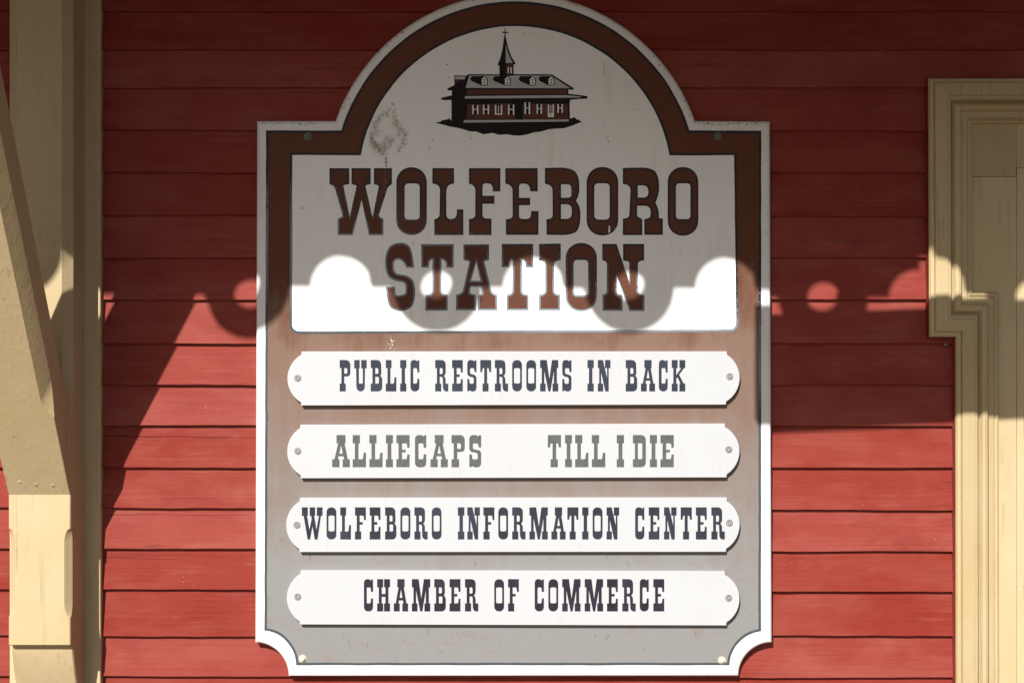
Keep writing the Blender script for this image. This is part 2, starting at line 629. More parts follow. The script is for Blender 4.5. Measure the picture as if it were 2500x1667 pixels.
for k in range(1, 15):
    t = k / 14
    fr = PF - .016 - .055 * t ** 1.35
    secs.append(sect(zb0 - .0006 - .16 * t, .005 + .020 * min(1, t * 2.0), .003, fr, .010 * min(1, t * 2)))
secs.append(sect(zb0 - .20, .02, .003, PB + .03, .0))
secs.append(sect(.62, .02, .003, PB + .03, .0))
verts = [q for s in secs for q in s]
faces = []
for k in range(len(secs) - 1):
    for i in range(5):
        faces.append((k * 6 + i, (k + 1) * 6 + i, (k + 1) * 6 + i + 1, k * 6 + i + 1))
faces.append((0, 1, 2, 3, 4, 5))
faces.append(tuple(range(len(verts) - 1, len(verts) - 7, -1)))
obj('post', verts, faces, CREAM, brk, smooth=24)

# brace: rises out from the post front
M = 1.75
BT = .215        # vertical depth of the brace
def bsect(p, cu, ct):
    zu = ZU + M * (p - PF)
    zt_ = zu + BT
    vz = 2.05
    cu = max(cu, .0015); ct = max(ct, .0015)
    xl, xr = XL + .0004, XR - .0004
    return [(xl, -p, zu + cu * vz), (xl + cu, -p, zu), (xr - cu, -p, zu), (xr, -p, zu + cu * vz),
            (xr, -p, zt_ - ct * vz), (xr - ct, -p, zt_), (xl + ct, -p, zt_), (xl, -p, zt_ - ct * vz)]
bs = [bsect(PF - .004, .0015, .0015), bsect(.150, .0015, .0015), bsect(.158, .0015, .004), bsect(.166, .0015, .012), bsect(.176, .0015, .018),
      bsect(.238, .0015, .018)]
for k in range(1, 7):
    bs.append(bsect(.238 + .004 * k, .0015 + .0215 * math.sin(math.pi / 2 * k / 6), .018))
bs.append(bsect(.6, .023, .018))
bs.append(bsect(1.14, .023, .018))
verts = [q for s in bs for q in s]
faces = []
for k in range(len(bs) - 1):
    for i in range(8):
        j = (i + 1) % 8
        faces.append((k * 8 + i, k * 8 + j, (k + 1) * 8 + j, (k + 1) * 8 + i))
faces.append(tuple(range(7, -1, -1)))
faces.append(tuple(range(len(verts) - 8, len(verts))))
obj('brace', verts, faces, CREAM, brk, smooth=24)
# nail heads set in the underside of the brace foot
for (nx, off) in ((47.7, .018), (88, .014), (129, .013)):
    p = PF + off
    x = W(nx, 0, p).x
    zc = ZU + M * off
    nrm = Vector((0, -M, -1)).normalized()
    up = Vector((0, -1, M)).normalized()
    rt = Vector((1, 0, 0))
    vs, fs = [], []
    for r, h in ((.0060, -.0005), (.0050, .0003), (.003, .0006)):
        for i in range(12):
            a = 2 * math.pi * i / 12
            vs.append(Vector((x, -p, zc)) + nrm * h + rt * (r * math.cos(a)) + up * (r * math.sin(a)))
    for k in range(2):
        for i in range(12):
            j = (i + 1) % 12
            fs.append((k * 12 + i, k * 12 + j, (k + 1) * 12 + j, (k + 1) * 12 + i))
    fs.append(tuple(range(24, 36)))
    obj('nail_head', vs, fs, CREAM, brk, smooth=50)

# ------------------------------------------------------------------ the station sign
PS = .036
ORGZ = W(0, 1651, PS).z
sign = thing('station_sign', 'large white bordered brown sign with arched top reading WOLFEBORO STATION', 'sign', (0.004, 0, ORGZ))
FIELD = brown_field()
def weathered_line():
    """black line paint, worn to speckled blue-grey lower down, sooner on the left"""
    m, t, b = nt_new('weathered_outline_paint')
    v = coords(t, per_object=False)
    tc = N(t, 'ShaderNodeTexCoord')
    sep = N(t, 'ShaderNodeSeparateXYZ')
    t.links.new(tc.outputs['Object'], sep.inputs[0])
    lim = addm(t, addm(t, sep.outputs[0], -.24, 'MULTIPLY'), W(0, 520, PS).z - ORGZ - .24 * .45)
    d = addm(t, lim, sep.outputs[2], 'SUBTRACT')
    d = addm(t, d, addm(t, addm(t, tex(t, v, 9, 3), -.5), .18, 'MULTIPLY'))
    fine = tex(t, v, 240, 3, .6)
    f_ = addm(t, ramp(t, d, -.09, .08), addm(t, addm(t, fine, -.5), 2.4, 'MULTIPLY'))
    c = mixc(t, ramp(t, f_, .25, .75), (.018, .018, .022), (.17, .195, .225))
    c = mixc(t, addm(t, ramp(t, d, .13, .26), .85, 'MULTIPLY'), c, (.030, .040, .046))
    c = mixc(t, ramp(t, tex(t, v, 300, 2), .69, .73), c, (.40, .40, .38))
    t.links.new(c, b.inputs['Base Color'])
    b.inputs['Roughness'].default_value = .55
    b.inputs['Specular IOR Level'].default_value = .2
    return m
LINE = weathered_line()

def arc(cx, cy, r, a0, a1, n):
    return [(cx + r * math.cos(math.radians(a0 + (a1 - a0) * i / n)), cy + r * math.sin(math.radians(a0 + (a1 - a0) * i / n)))
            for i in range(n + 1)]
def sign_outline(xl0, xl1, xr0, xr1, ys, R, yb, cl, cr, rc):
    """px outline, clockwise in picture (y down); cl/cr centres of the concave bottom corners"""
    CX, CY = 1258, 448
    h = math.sqrt(R * R - (CY - ys) ** 2)
    a = math.degrees(math.atan2(ys - CY, h))
    pts = [(xl0, ys)]
    pts += arc(CX, CY, R, -180 - a, a, 64)
    pts += [(xr0, ys + 1)]
    # right concave corner
    dx = max(-rc, min(rc, xr1 - cr[0])); a0 = -math.degrees(math.acos(dx / rc))
    dy = max(-rc, min(rc, yb - cr[1])); a1 = -180 - math.degrees(math.asin(dy / rc))
    pts += arc(cr[0], cr[1], rc, a0, a1, 18)
    dy = max(-rc, min(rc, yb - cl[1])); a0 = math.degrees(math.asin(dy / rc))
    dx = max(-rc, min(rc, xl1 - cl[0])); a1 = -math.degrees(math.acos(dx / rc))
    pts += arc(cl[0], cl[1], rc, a0, a1, 18)
    return pts
def wob(poly, amp, sc=.02, seed=0.0, step=None):
    """hand-cut unevenness"""
    out = []
    n = len(poly)
    for i in range(n):
        a, b = poly[i], poly[(i + 1) % n]
        L = math.dist(a, b)
        k = max(1, int(L / step)) if step else 1
        for j in range(k):
            t = j / k
            x, y = a[0] + (b[0] - a[0]) * t, a[1] + (b[1] - a[1]) * t
            out.append((x + amp * noise.noise((x * sc, y * sc, seed)), y + amp * noise.noise((x * sc, y * sc, seed + 40))))
    return out

outer = sign_outline(626, 622, 1881, 1886, 294.5, 466, 1651, (622, 1651), (1886, 1651), 81.5)
slab('board', [outer], .0125, PS, BORDER, sign, rad=.0095, seg=6, smooth=50)
e = .00035
fl = sign_outline(649.5, 645.5, 1858.5, 1858, 319, 444, 1623, (638, 1623), (1866, 1625), 85)
fl = wob(fl, 1.0, .02, 1.0, 30)
sheet('field_outline', [fl], PS + e, LINE, sign)
sheet('field', [wob(inset(fl, 6.2), .8, .02, 2.0)], PS + 2 * e, FIELD, sign)
def panel_outline(xl0, xl1, xr0, xr1, ys, R, yb, r):
    CX, CY = 1258, 448
    h = math.sqrt(R * R - (CY - ys) ** 2)
    a = math.degrees(math.atan2(ys - CY, h))
    pts = [(xl0, ys)] + arc(CX, CY, R, -180 - a, a, 56) + [(xr0, ys + .5)]
    pts += rnd([(xr0, ys + 1), (xr1, yb - 5, r), (xl1, yb, r), (xl0, ys + 1)])[1:-1]
    return pts
pl = wob(panel_outline(708, 707.5, 1798, 1803.5, 373.5, 389, 815, 22), .9, .02, 3.0, 30)
sheet('panel_outline', [pl], PS + 3 * e, LINE, sign)
panel = sheet('panel', [wob(inset(pl, 5.8), .7, .02, 4.0)], PS + 4 * e, WHITE, sign)

# --- headline letters (outlines traced on the photograph in zoomed px)
Z = 660 / 2352
def z3(q): return (600 + q[0] * Z, 380 + q[1] * Z) + ((q[2] * Z,) if len(q) > 2 else ())
def z4(q): return (1240 + q[0] * Z, 380 + q[1] * Z) + ((q[2] * Z,) if len(q) > 2 else ())
def oval(x0, x1, y0, y1, r): return [(x0, y0, r), (x1, y0, r), (x1, y1, r), (x0, y1, r)]
HEAD = [
 (z3, [[(728,110),(900,110),(900,248),(848,258,8),(905,530),(965,262,8),(920,248),(920,110),(1087,110),(1087,248),(1040,260,8),(1103,535),
        (1158,262,8),(1115,248),(1115,110),(1272,110),(1272,248),(1237,270,30),(1155,530,20),(1197,550),(1197,692),(1072,692),(1008,385),
        (930,692),(800,692),(800,550),(845,530,20),(772,270,25),(728,248)]]),
 (z3, [oval(1310,1575,102,692,132), oval(1382,1513,243,557,34)]),
 (z3, [[(1623,110),(1812,110),(1812,245),(1770,250,25),(1745,290,25),(1745,530,25),(1765,552,15),(1815,552,25),(1835,520,15),(1838,468),
        (1893,468),(1893,692),(1640,692),(1640,555),(1685,540,25),(1690,275,35),(1660,250,20),(1623,245)]]),
 (z3, [[(1942,110),(2215,110),(2215,312),(2150,312),(2145,242,40),(2060,242,25),(2060,350),(2163,350),(2163,420),(2060,420),(2060,545,30),
        (2138,550),(2138,692),(1942,692),(1942,552),(1996,545,28),(1998,262,40),(1942,245)]]),
 (z4, [[(-23,110),(258,110),(260,312),(195,312),(185,245,40),(97,245,25),(97,368),(193,368),(193,432),(97,432),(97,552,28),(198,552,35),
        (202,483),(267,483),(265,690),(-18,690),(-18,555),(42,545,28),(40,262,40),(-23,245)]]),
 (z4, [[(322,108),(540,103,90),(622,170,90),(620,350,50),(592,394),(632,450,50),(628,640,90),(550,692,70),(337,690),(335,555),(390,545,28),
        (388,265,35),(322,245)], [(462,250),(552,250,35),(552,366,25),(462,368)], [(462,424),(556,424,45),(556,551,45),(462,551)]]),
 (z4, [oval(685,960,100,695,135), oval(752,885,242,557,34)]),
 (z4, [[(1000,108),(1240,103,80),(1312,165,80),(1318,345,70),(1282,410),(1312,460,50),(1314,545),(1348,548),(1348,690),(1188,690),(1186,555),
        (1238,540,15),(1245,437,55),(1125,437),(1123,530,15),(1168,552),(1170,692),(1000,692),(1000,550),(1055,540,25),(1068,265,35),(1000,245)],
       [(1130,260),(1220,260,45),(1222,365,40),(1130,366)]]),
 (z4, [oval(1390,1657,100,698,133), oval(1462,1588,242,553,30)]),
 (z3, [[(1465,975),(1450,840,60),(1410,757,95),(1280,757,100),(1212,840,90),(1212,1010,90),(1265,1085,60),(1392,1105,35),(1390,1205,22),
        (1305,1220,22),(1297,1140),(1222,1140),(1226,1280,110),(1285,1352,95),(1415,1352,95),(1475,1270,95),(1475,1110,90),(1425,1045,60),
        (1290,1025,40),(1285,905,38),(1360,900,50),(1398,975)]]),
 (z3, [[(1525,770),(1810,770),(1808,975),(1745,975),(1738,905,40),(1703,905),(1703,1200,28),(1757,1210),(1757,1348),(1562,1348),(1562,1212),
        (1622,1200,28),(1625,905),(1600,903,35),(1590,975),(1527,975)]]),
 (z3, [[(1893,772),(2117,772),(2115,912),(2075,918,12),(2142,1192,25),(2187,1212),(2187,1345),(2020,1345),(2020,1215),(2056,1202,12),(2045,1142,10),
        (1957,1142,12),(1948,1195,14),(2002,1212),(2002,1345),(1828,1345),(1828,1212),(1885,1192,25),(1945,920,12),(1893,910)],
       [(2006,928),(2042,1088),(1960,1088)]]),
 (z4, [[(-54,768),(220,768),(220,972),(158,972),(150,905,35),(122,905),(122,1200,26),(180,1212),(180,1345),(-12,1345),(-12,1212),(38,1200,26),
        (42,905),(18,903,35),(10,970),(-54,970)]]),
 (z4, [[(270,768),(460,765),(460,910),(403,920,28),(402,1200,28),(455,1210),(455,1345),(270,1345),(270,1210),(325,1200,28),(325,920,28),(272,912)]]),
 (z4, [oval(502,775,760,1354,135), oval(572,698,908,1215,30)]),
 (z4, [[(820,768),(945,768),(1056,1095),(1056,922,15),(1002,912),(1002,768),(1185,768),(1185,910),(1131,922,25),(1131,1198,25),(1188,1212),
        (1188,1352),(1058,1352),(948,1050),(946,1200,20),(998,1212),(998,1350),(822,1350),(822,1210),(860,1200,22),(862,922,25),(820,910)]]),
]
for i, (fn, loops) in enumerate(HEAD):
    lp = [rnd([fn(q) for q in l]) for l in loops]
    let = sheet('letter', [inset(lp[0], 4.5)] + [inset(l, -4.5) for l in lp[1:]], PS + 6 * e, LETTER, sign)
    sheet('outline', lp, PS + 5 * e, LINE, let)

# --- station emblem in the arch
Zs = 300 / 1568
def ze(q): return (1040 + q[0] * Zs, 50 + q[1] * Zs)
emblem = []
def em(loops, lvl, mat, name):
    sheet(name, [[ze(q) for q in l] for l in loops], PS + (4 + lvl) * e, mat, sign)
jag = []
x = 120
low = [(115,1308),(210,1330),(300,1355),(400,1372),(480,1392),(560,1418),(640,1420),(730,1455),(850,1437),(930,1462),(1030,1455),(1120,1470),
       (1200,1472),(1300,1455),(1380,1430),(1470,1420),(1560,1392),(1660,1382),(1760,1378),(1850,1350),(1930,1318),(1998,1292)]
upper = [(1965,1285),(1945,1262),(1925,1270),(1905,1245),(1880,1235),(1860,1255),(1835,1250)]
body = [(1832,1060),(1842,1015),(2055,998),(2065,975),(2040,965),(1818,938),(1815,888),(1885,885),(1888,868),(1605,690),(1130,688),(1118,685),
        (1118,565),(1142,562),(1140,545),(1092,470),(1050,360),(1020,225),(1014,180),(1014,165),(1048,165),(1048,150),(1014,150),(1012,108),(1003,108),
        (1002,150),(974,150),(974,165),(1002,165),(1000,200),(975,370),(950,480),(912,570),(935,578),(938,690),(545,688),(520,706),(360,704),
        (362,830),(275,870),(272,890),(300,898),(330,895),(330,958),(195,990),(195,1012),(230,1020),(325,1018),(325,1285),(310,1265),(295,1240),
        (285,1265),(265,1262),(235,1275),(205,1272),(195,1290),(170,1298)]
em([low + upper + body], 1, EM_BLACK, 'emblem_silhouette')
em([[(505,865),(552,705),(935,705),(950,718),(1030,718),(1120,705),(1595,705),(1840,868)]], 2, EM_GREY, 'emblem_roof')
em([[(372,718),(510,718),(490,755),(372,755)]], 2, EM_GREY, 'emblem_roof')
em([[(372,765),(440,765),(385,805),(372,812)]], 2, EM_BROWN, 'emblem_wall')
em([[(1015,300),(1035,380),(1070,470),(1110,548),(1018,548)]], 2, EM_GREY, 'emblem_spire')
em([[(1025,568),(1108,568),(1108,690),(1025,690)]], 2, EM_BROWN, 'emblem_wall')
for x in (1042, 1078):
    em([[(x,600),(x+15,600),(x+15,678),(x,678)]], 3, WHITE, 'emblem_window')
em([[(522,886),(1800,882),(1800,942),(522,950)]], 2, EM_BROWN, 'emblem_wall')
em([[(498,968),(1800,955),(1985,978),(1960,988),(1820,990),(495,1000)]], 2, EM_GREY, 'emblem_roof')
em([[(530,1075),(1120,1060),(1140,1262),(512,1268)]], 2, EM_BROWN, 'emblem_wall')
em([[(1232,1060),(1805,1070),(1815,1258),(1232,1262)]], 2, EM_BROWN, 'emblem_wall')
em([[(485,1275),(1822,1265),(1822,1292),(480,1306)]], 2, EM_GREY, 'emblem_plinth')
for (sx_, dx_) in ((562, 740), (852, 1035), (1182, 1355), (1435, 1592)):
    em([[(sx_,745),(sx_+25,715),(dx_-10,712),(dx_+48,745),(dx_+48,830),(dx_-30,832),(sx_+15,775)]], 3, EM_BLACK, 'emblem_dormer')
    em([[(dx_-28,752),(dx_+2,724),(dx_+34,752),(dx_+38,820),(dx_-26,822)]], 4, WHITE, 'emblem_window')
    for yy in (755, 790):
        em([[(dx_-10,yy),(dx_+20,yy),(dx_+20,yy+16),(dx_-10,yy+16)]], 5, EM_BLACK, 'emblem_pane')
for (a, b, t0, b0, kind) in ((592, 668, 1082, 1198, 0), (728, 804, 1080, 1200, 0), (880, 972, 1080, 1205, 1), (1048, 1126, 1076, 1205, 0),
                             (1258, 1328, 1046, 1198, 0), (1412, 1480, 1070, 1192, 0), (1555, 1632, 1072, 1236, 2), (1678, 1745, 1070, 1180, 0)):
    em([[(a,t0),(b,t0),(b,b0),(a,b0)]], 3, EM_BLACK, 'emblem_window')
    w = 17
    em([[(a,t0),(a+w,t0),(a+w,b0),(a,b0)]], 4, WHITE, 'emblem_shutter')
    em([[(b-w,t0),(b,t0),(b,b0),(b-w,b0)]], 4, WHITE, 'emblem_shutter')
    mid = (t0 + b0) / 2
    if kind == 0:
        em([[(a+w,mid-8),(b-w,mid-8),(b-w,mid+2),(a+w,mid+2)]], 4, WHITE, 'emblem_glazing_bar')
    else:
        c = (a + b) / 2
        em([[(c-5,t0+10),(c+5,t0+10),(c+5,b0-10),(c-5,b0-10)]], 4, WHITE, 'emblem_glazing_bar')
        lo_ = 12 if kind == 1 else 52
        em([[(a+w,b0-lo_),(b-w,b0-lo_),(b-w,b0),(a+w,b0)]], 4, WHITE, 'emblem_glazing_bar')

# --- the four name plaques
G = {
'P': [[(0,0),(93,0,42),(93,143,32),(40,143),(40,205),(53,205),(53,273),(0,273),(0,205),(15,205),(15,70),(0,70)], [(40,70),(66,70,12),(66,118,10),(40,118)]],
'U': [[(0,0),(48,0),(48,72),(41,72),(41,205,6),(75,205,6),(75,72),(61,72),(61,0),(109,0),(109,72),(94,72),(92,273,42),(20,273,42),(17,72),(0,72)]],
'B': [[(0,0),(90,0,38),(93,130,22),(83,136),(100,150,22),(100,273,38),(0,273),(0,205),(15,205),(15,70),(0,70)],
      [(40,70),(66,70,12),(66,120,8),(40,120)], [(40,146),(71,146,12),(71,205,10),(40,205)]],
'L': [[(0,0),(50,0),(50,70),(40,70),(40,205),(70,205,6),(76,150),(92,150),(92,273),(0,273),(0,205),(15,205),(15,70),(0,70)]],
'I': [[(0,0),(54,0),(54,70),(42,70),(42,205),(54,205),(54,273),(0,273),(0,205),(13,205),(13,70),(0,70)]],
'C': [[(0,0,36),(52,0,16),(60,14),(63,2),(77,2),(77,108),(60,108),(57,70,12),(24,70,10),(24,205,10),(57,205,12),(60,163),(77,163),(77,273,38),(0,273,38)]],
'R': [[(0,0),(92,0,38),(92,128,24),(76,138),(91,150,18),(92,205),(115,205),(115,273),(80,273,20),(68,245,10),(66,146,16),(40,146),(40,205),(53,205),
       (53,273),(0,273),(0,205),(15,205),(15,70),(0,70)], [(40,70),(65,70,12),(65,122,10),(40,122)]],
'E': [[(0,0),(93,0),(93,108),(77,108),(74,71,10),(40,70),(40,125),(66,125),(66,147),(40,147),(40,205),(74,204,10),(77,165),(93,165),(93,273),(0,273),
       (0,205),(15,205),(15,70),(0,70)]],
'F': [[(0,0),(93,0),(93,108),(77,108),(74,71,10),(40,70),(40,125),(66,125),(66,147),(40,147),(40,205),(53,205),(53,273),(0,273),(0,205),(15,205),(15,70),(0,70)]],
'S': [[(0,0,34),(52,0,16),(61,13),(65,2),(80,2),(80,105),(63,105),(59,71,10),(24,71,10),(24,120,14),(80,132,26),(80,273,36),(28,273,14),(19,261),(15,271),(0,271),
       (0,165),(17,165),(21,206,10),(56,206,10),(56,152,14),(0,140,26)]],
'T': [[(0,0),(95,0),(95,105),(79,105),(75,71,10),(60,70),(60,205),(72,205),(72,273),(20,273),(20,205),(34,205),(34,70),(20,71,10),(16,105),(0,105)]],
'O': [oval(0,85,0,273,42), oval(16,69,70,204,14)],
'M': [[(0,0),(58,0),(81,165),(103,0),(158,0),(158,70),(146,70),(146,205),(158,205),(158,273),(108,273),(108,205),(120,205),(120,95),(90,273),(72,273),
       (36,95),(36,205),(48,205),(48,273),(0,273),(0,205),(14,205),(14,70),(0,70)]],
'N': [[(0,0),(45,0),(81,155),(81,70),(63,70),(63,0),(110,0),(110,70),(95,70),(95,273),(66,273),(29,110),(29,205),(47,205),(47,273),(0,273),(0,205),(12,205),(12,70),(0,70)]],
'A': [[(30,0),(93,0),(93,70),(86,70),(109,205),(123,205),(123,273),(73,273),(73,205),(83,205),(79,180),(44,180),(40,205),(51,205),(51,273),(0,273),(0,205),(16,205),(41,70),(30,70)],
      [(62,86),(74,158),(50,158)]],
'K': [[(0,0),(52,0),(52,70),(40,70),(40,132),(82,70),(67,70),(67,0),(118,0),(118,70),(107,70),(65,128),(105,205),(118,205),(118,273),(67,273),(67,205),(76,205),(50,150),(40,164),
       (40,205),(52,205),(52,273),(0,273),(0,205),(14,205),(14,70),(0,70)]],
'D': [[(0,0),(113,0,42),(113,273,42),(0,273),(0,205),(18,205),(18,70),(0,70)], [(44,70),(82,70,12),(82,204,12),(44,204)]],
'W': [[(0,0),(52,0),(52,72),(45,72),(66,190),(85,100),(80,72),(68,72),(68,0),(115,0),(115,72),(107,72),(127,190),(148,72),(130,72),(130,0),(180,0),(180,72),(166,72),(136,273),(112,273),
       (92,160),(72,273),(50,273),(15,72),(0,72)]],
'H': [[(0,0),(52,0),(52,70),(40,70),(40,125),(72,125),(72,70),(60,70),(60,0),(112,0),(112,70),(98,70),(98,205),(112,205),(112,273),(60,273),(60,205),(72,205),(72,150),(40,150),
       (40,205),(52,205),(52,273),(0,273),(0,205),(14,205),(14,70),(0,70)]],
}
def A_(s): # left zoom
    return [(c, 600 + a * Z, 600 + b * Z) for c, a, b in s]
def B_(s): # right zoom
    return [(c, 1240 + a * Z, 1240 + b * Z) for c, a, b in s]
PLQ = [
 dict(top=(858, 857.5), bot=(989.5, 987.5), xl=(736, 735), lm=701.6, xr=(1774.5, 1773), rm=1806, scr=[(726.8, 923), (1781.5, 919)],
      ly=(878.6, 955.2), mat=SLATE, label='white plaque reading PUBLIC RESTROOMS IN BACK',
      txt=A_([('P',817,910),('U',943,1052),('B',1087,1187),('L',1218,1310),('I',1343,1397),('C',1433,1510),('R',1648,1762),('E',1795,1888),('S',1927,2007),('T',2040,2135),('R',2167,2282)])
        + B_([('O',37,122),('O',160,245),('M',280,438),('S',473,553),('I',692,747),('N',782,892),('B',1025,1125),('A',1157,1280),('C',1313,1390),('K',1425,1543)])),
 dict(top=(1037, 1034), bot=(1167, 1165), xl=(733, 734), lm=701, xr=(1770, 1774.5), rm=1805.5, scr=[(727, 1101), (1779, 1097)],
      ly=(1061.5, 1140), mat=GREYV, label='white plaque with faded grey lettering ALLIECAPS TILL I DIE',
      txt=A_([('A',752,905),('L',930,1046),('L',1075,1190),('I',1219,1280),('E',1310,1425),('C',1472,1570),('A',1607,1758),('P',1790,1905),('S',1945,2048)])
        + B_([('T',347,462),('I',497,557),('L',585,700),('L',730,847),('I',947,1010),('D',1087,1200),('I',1235,1297),('E',1327,1443)])),
 dict(top=(1215.5, 1214.5), bot=(1347, 1346.5), xl=(732, 731), lm=698.5, xr=(1774.5, 1773), rm=1806, scr=[(725.4, 1281), (1780.7, 1276)],
      ly=(1237.7, 1316.2), mat=SLATE2, label='white plaque reading WOLFEBORO INFORMATION CENTER',
      txt=A_([('W',488,668),('O',703,788),('L',822,915),('F',950,1045),('E',1078,1172),('B',1212,1310),('O',1345,1432),('R',1467,1582),('O',1618,1703),('I',1845,1902),('N',1927,2037),('F',2067,2163),('O',2197,2282)])
        + B_([('R',37,153),('M',187,347),('A',378,502),('T',517,613),('I',646,701),('O',737,823),('N',858,968),('C',1107,1187),('E',1225,1318),('N',1358,1467),('T',1503,1600),('E',1635,1730),('R',1770,1887)])),
 dict(top=(1392.5, 1394.5), bot=(1523.5, 1526), xl=(734, 732), lm=700, xr=(1770, 1774), rm=1805.5, scr=[(727, 1456), (1779, 1459)],
      ly=(1412.8, 1491.6), mat=BLACKV, label='white plaque with black lettering CHAMBER OF COMMERCE',
      txt=A_([('C',1028,1107),('H',1143,1255),('A',1288,1412),('M',1445,1605),('B',1640,1740),('E',1773,1868),('R',1907,2023),('O',2162,2247)])
        + B_([('F',1,95),('C',233,313),('O',352,437),('M',472,632),('M',668,828),('E',862,956),('R',995,1112),('C',1147,1225),('E',1265,1360)])),
]
PP = PS + .0135
def circ3(a, b, c, n):
    """points on the arc a-b-c"""
    ax, ay = a; bx, by = b; cx, cy = c
    d = 2 * (ax * (by - cy) + bx * (cy - ay) + cx * (ay - by))
    ux = ((ax*ax+ay*ay)*(by-cy) + (bx*bx+by*by)*(cy-ay) + (cx*cx+cy*cy)*(ay-by)) / d
    uy = ((ax*ax+ay*ay)*(cx-bx) + (bx*bx+by*by)*(ax-cx) + (cx*cx+cy*cy)*(bx-ax)) / d
    r = math.dist((ux, uy), a)
    a0 = math.atan2(ay-uy, ax-ux); a1 = math.atan2(by-uy, bx-ux); a2 = math.atan2(cy-uy, cx-ux)
    def unwrap(p, q):
        while q - p > math.pi: q -= 2*math.pi
        while q - p < -math.pi: q += 2*math.pi
        return q
    a1 = unwrap(a0, a1); a2 = unwrap(a1, a2)
    return [(ux + r*math.cos(a0+(a2-a0)*i/n), uy + r*math.sin(a0+(a2-a0)*i/n)) for i in range(n+1)]
for d in PLQ:
    (tl, tr), (bl, br) = d['top'], d['bot']
    xl0, xl1 = d['xl']; xr0, xr1 = d['xr']
    o = [(xl0, tl), (xr0, tr), (xr0 + .5, tr + 8)]
    o += circ3((xr0 + 1.5, tr + 9), (d['rm'], (tr + br) / 2), (xr1, br - 7.5), 22)
    o += [(xr1 - .5, br), (xl1, bl), (xl1 - .5, bl - 7)]
    o += circ3((xl1 - 1.5, bl - 8), (d['lm'], (tl + bl) / 2), (xl0 - 2, tl + 9), 22)
    o += [(xl0 - .3, tl + 8)]
    pq = slab('plaque', [o], PS + 2.5 * e, PP, PLAQUE, sign, rad=.0009, seg=2, smooth=35, label=d['label'])
    y0, y1 = d['ly']
    for c, a, b in d['txt']:
        w0 = max(q[0] for q in G[c][0])
        lp = [rnd([(q[0] / w0 * (b - a) + a, q[1] / 273 * (y1 - y0) + y0) + ((q[2] * Z,) if len(q) > 2 else ()) for q in l], 5) for l in G[c]]
        sheet('letter', lp, PP + e, d['mat'], pq)
    for sx_, sy_ in d['scr']:
        lathe('screw', sx_, sy_, [(8.2, PP - .0003), (8.2, PP + .0008), (7.4, PP + .0012), (6.4, PP + .0010), (6.0, PP - .0022), (4.9, PP - .0022),
                                  (4.7, PP + .0010), (3.8, PP + .0013), (2.4, PP + .0013), (2.2, PP - .0020), (.6, PP - .0020)], STEEL, pq, 20)
# --- mounting bolts
for (bx, by, mat) in ((751.5, 334, STEEL), (1752, 333, STEEL), (739, 1607, BOLT), (1762.5, 1610.6, BOLT)):
    p = PS + 2 * e
    lathe('bolt', bx, by, [(9.5, p - .0003), (9.5, p + .0012), (8.2, p + .0018), (6.2, p + .0016), (5.8, p + .0048), (4.6, p + .0058), (1.5, p + .0062)], mat, sign, 22)

# --- lichen stain, chips and scratches
def fleck(cx, cy, r, n=6, sx=1.0, ang=0.0):
    pts = []
    for i in range(n):
        a = 2 * math.pi * i / n
        rr = r * random.uniform(.55, 1.25)
        u, v_ = rr * math.cos(a) * sx, rr * math.sin(a)
        pts.append((cx + u * math.cos(ang) - v_ * math.sin(ang), cy + u * math.sin(ang) + v_ * math.cos(ang)))
    return pts
def flecks(name, polys, p, mat, parent):
    verts, faces = [], []
    for j, pl_ in enumerate(polys):
        b = len(verts)
        verts += [W(q[0], q[1], p + (j % 7) * .000012) for q in pl_]
        faces.append(tuple(range(b, b + len(pl_))))
        a, b2, c = verts[b], verts[b + 1], verts[b + 2]
        if (b2 - a).cross(c - a).y > 0:
            faces[-1] = faces[-1][::-1]
    return obj(name, verts, faces, mat, parent, kind='stuff')
Zt = 160 / 1254
rings = [  # (x, y, spread, count) along the stain in its own zoom px
    (705,190,22,10),(640,290,35,14),(580,380,40,26),(500,390,45,20),(420,470,50,24),(370,550,50,26),(340,640,45,18),(300,740,45,20),(290,840,40,24),
    (310,920,45,34),(350,980,50,40),(400,1040,55,40),(460,1090,55,38),(520,1130,45,26),(560,1020,55,26),(640,930,50,26),(700,880,40,18),(590,840,55,26),
    (520,960,50,16),(450,750,50,10),(400,700,55,12),(720,330,30,10),(730,440,45,18),(740,540,45,26),(780,600,55,26),(830,680,55,26),(890,700,55,24),
    (930,770,40,20),(900,860,45,20),(910,950,35,16),(840,1000,40,14),(815,1080,24,14),(800,800,40,10),(575,1230,18,12),(572,1300,16,12),(572,1370,14,10),(350,800,60,16),(470,1010,60,20)]
polys = []
for (x, y, s, n) in rings:
    for _ in range(int(n * 3.0)):
        polys.append(fleck(870 + (x + random.gauss(0, s * .75)) * Zt, 230 + (y + random.gauss(0, s * .8)) * Zt, random.uniform(.28, .72), 5, random.uniform(.8, 1.6), random.uniform(0, 3)))
halo = [fleck(sum(q[0] for q in pl_) / len(pl_) + random.gauss(0, 1.2), sum(q[1] for q in pl_) / len(pl_) + random.gauss(0, 1.2), random.uniform(.6, 1.3), 7)
        for pl_ in polys[::3]]
flecks('lichen_film', halo, PS + 4.25 * e, FILM, sign)
flecks('lichen_stain', polys, PS + 4.6 * e, STAIN, sign)
polys = []
for (x, y) in ((855,255),(852,240),(873,330),(1092,158),(1057,341),(1048,361),(1151,338),(1548,268),(736,509),(741,508),(810,672),(815,712),(816,714),(1476,306),(1483,335),(1486,347),
               (1281,82),(1302,83),(1164,196),(1096,190),(1186,740),(1660,618),(1640,600)):
    polys.append(fleck(x, y, random.uniform(1.0, 2.0), 6, 1.3, random.uniform(0, 3)))
polys.append([(1472.5,150),(1473.5,150),(1476.5,185),(1475.3,186)])
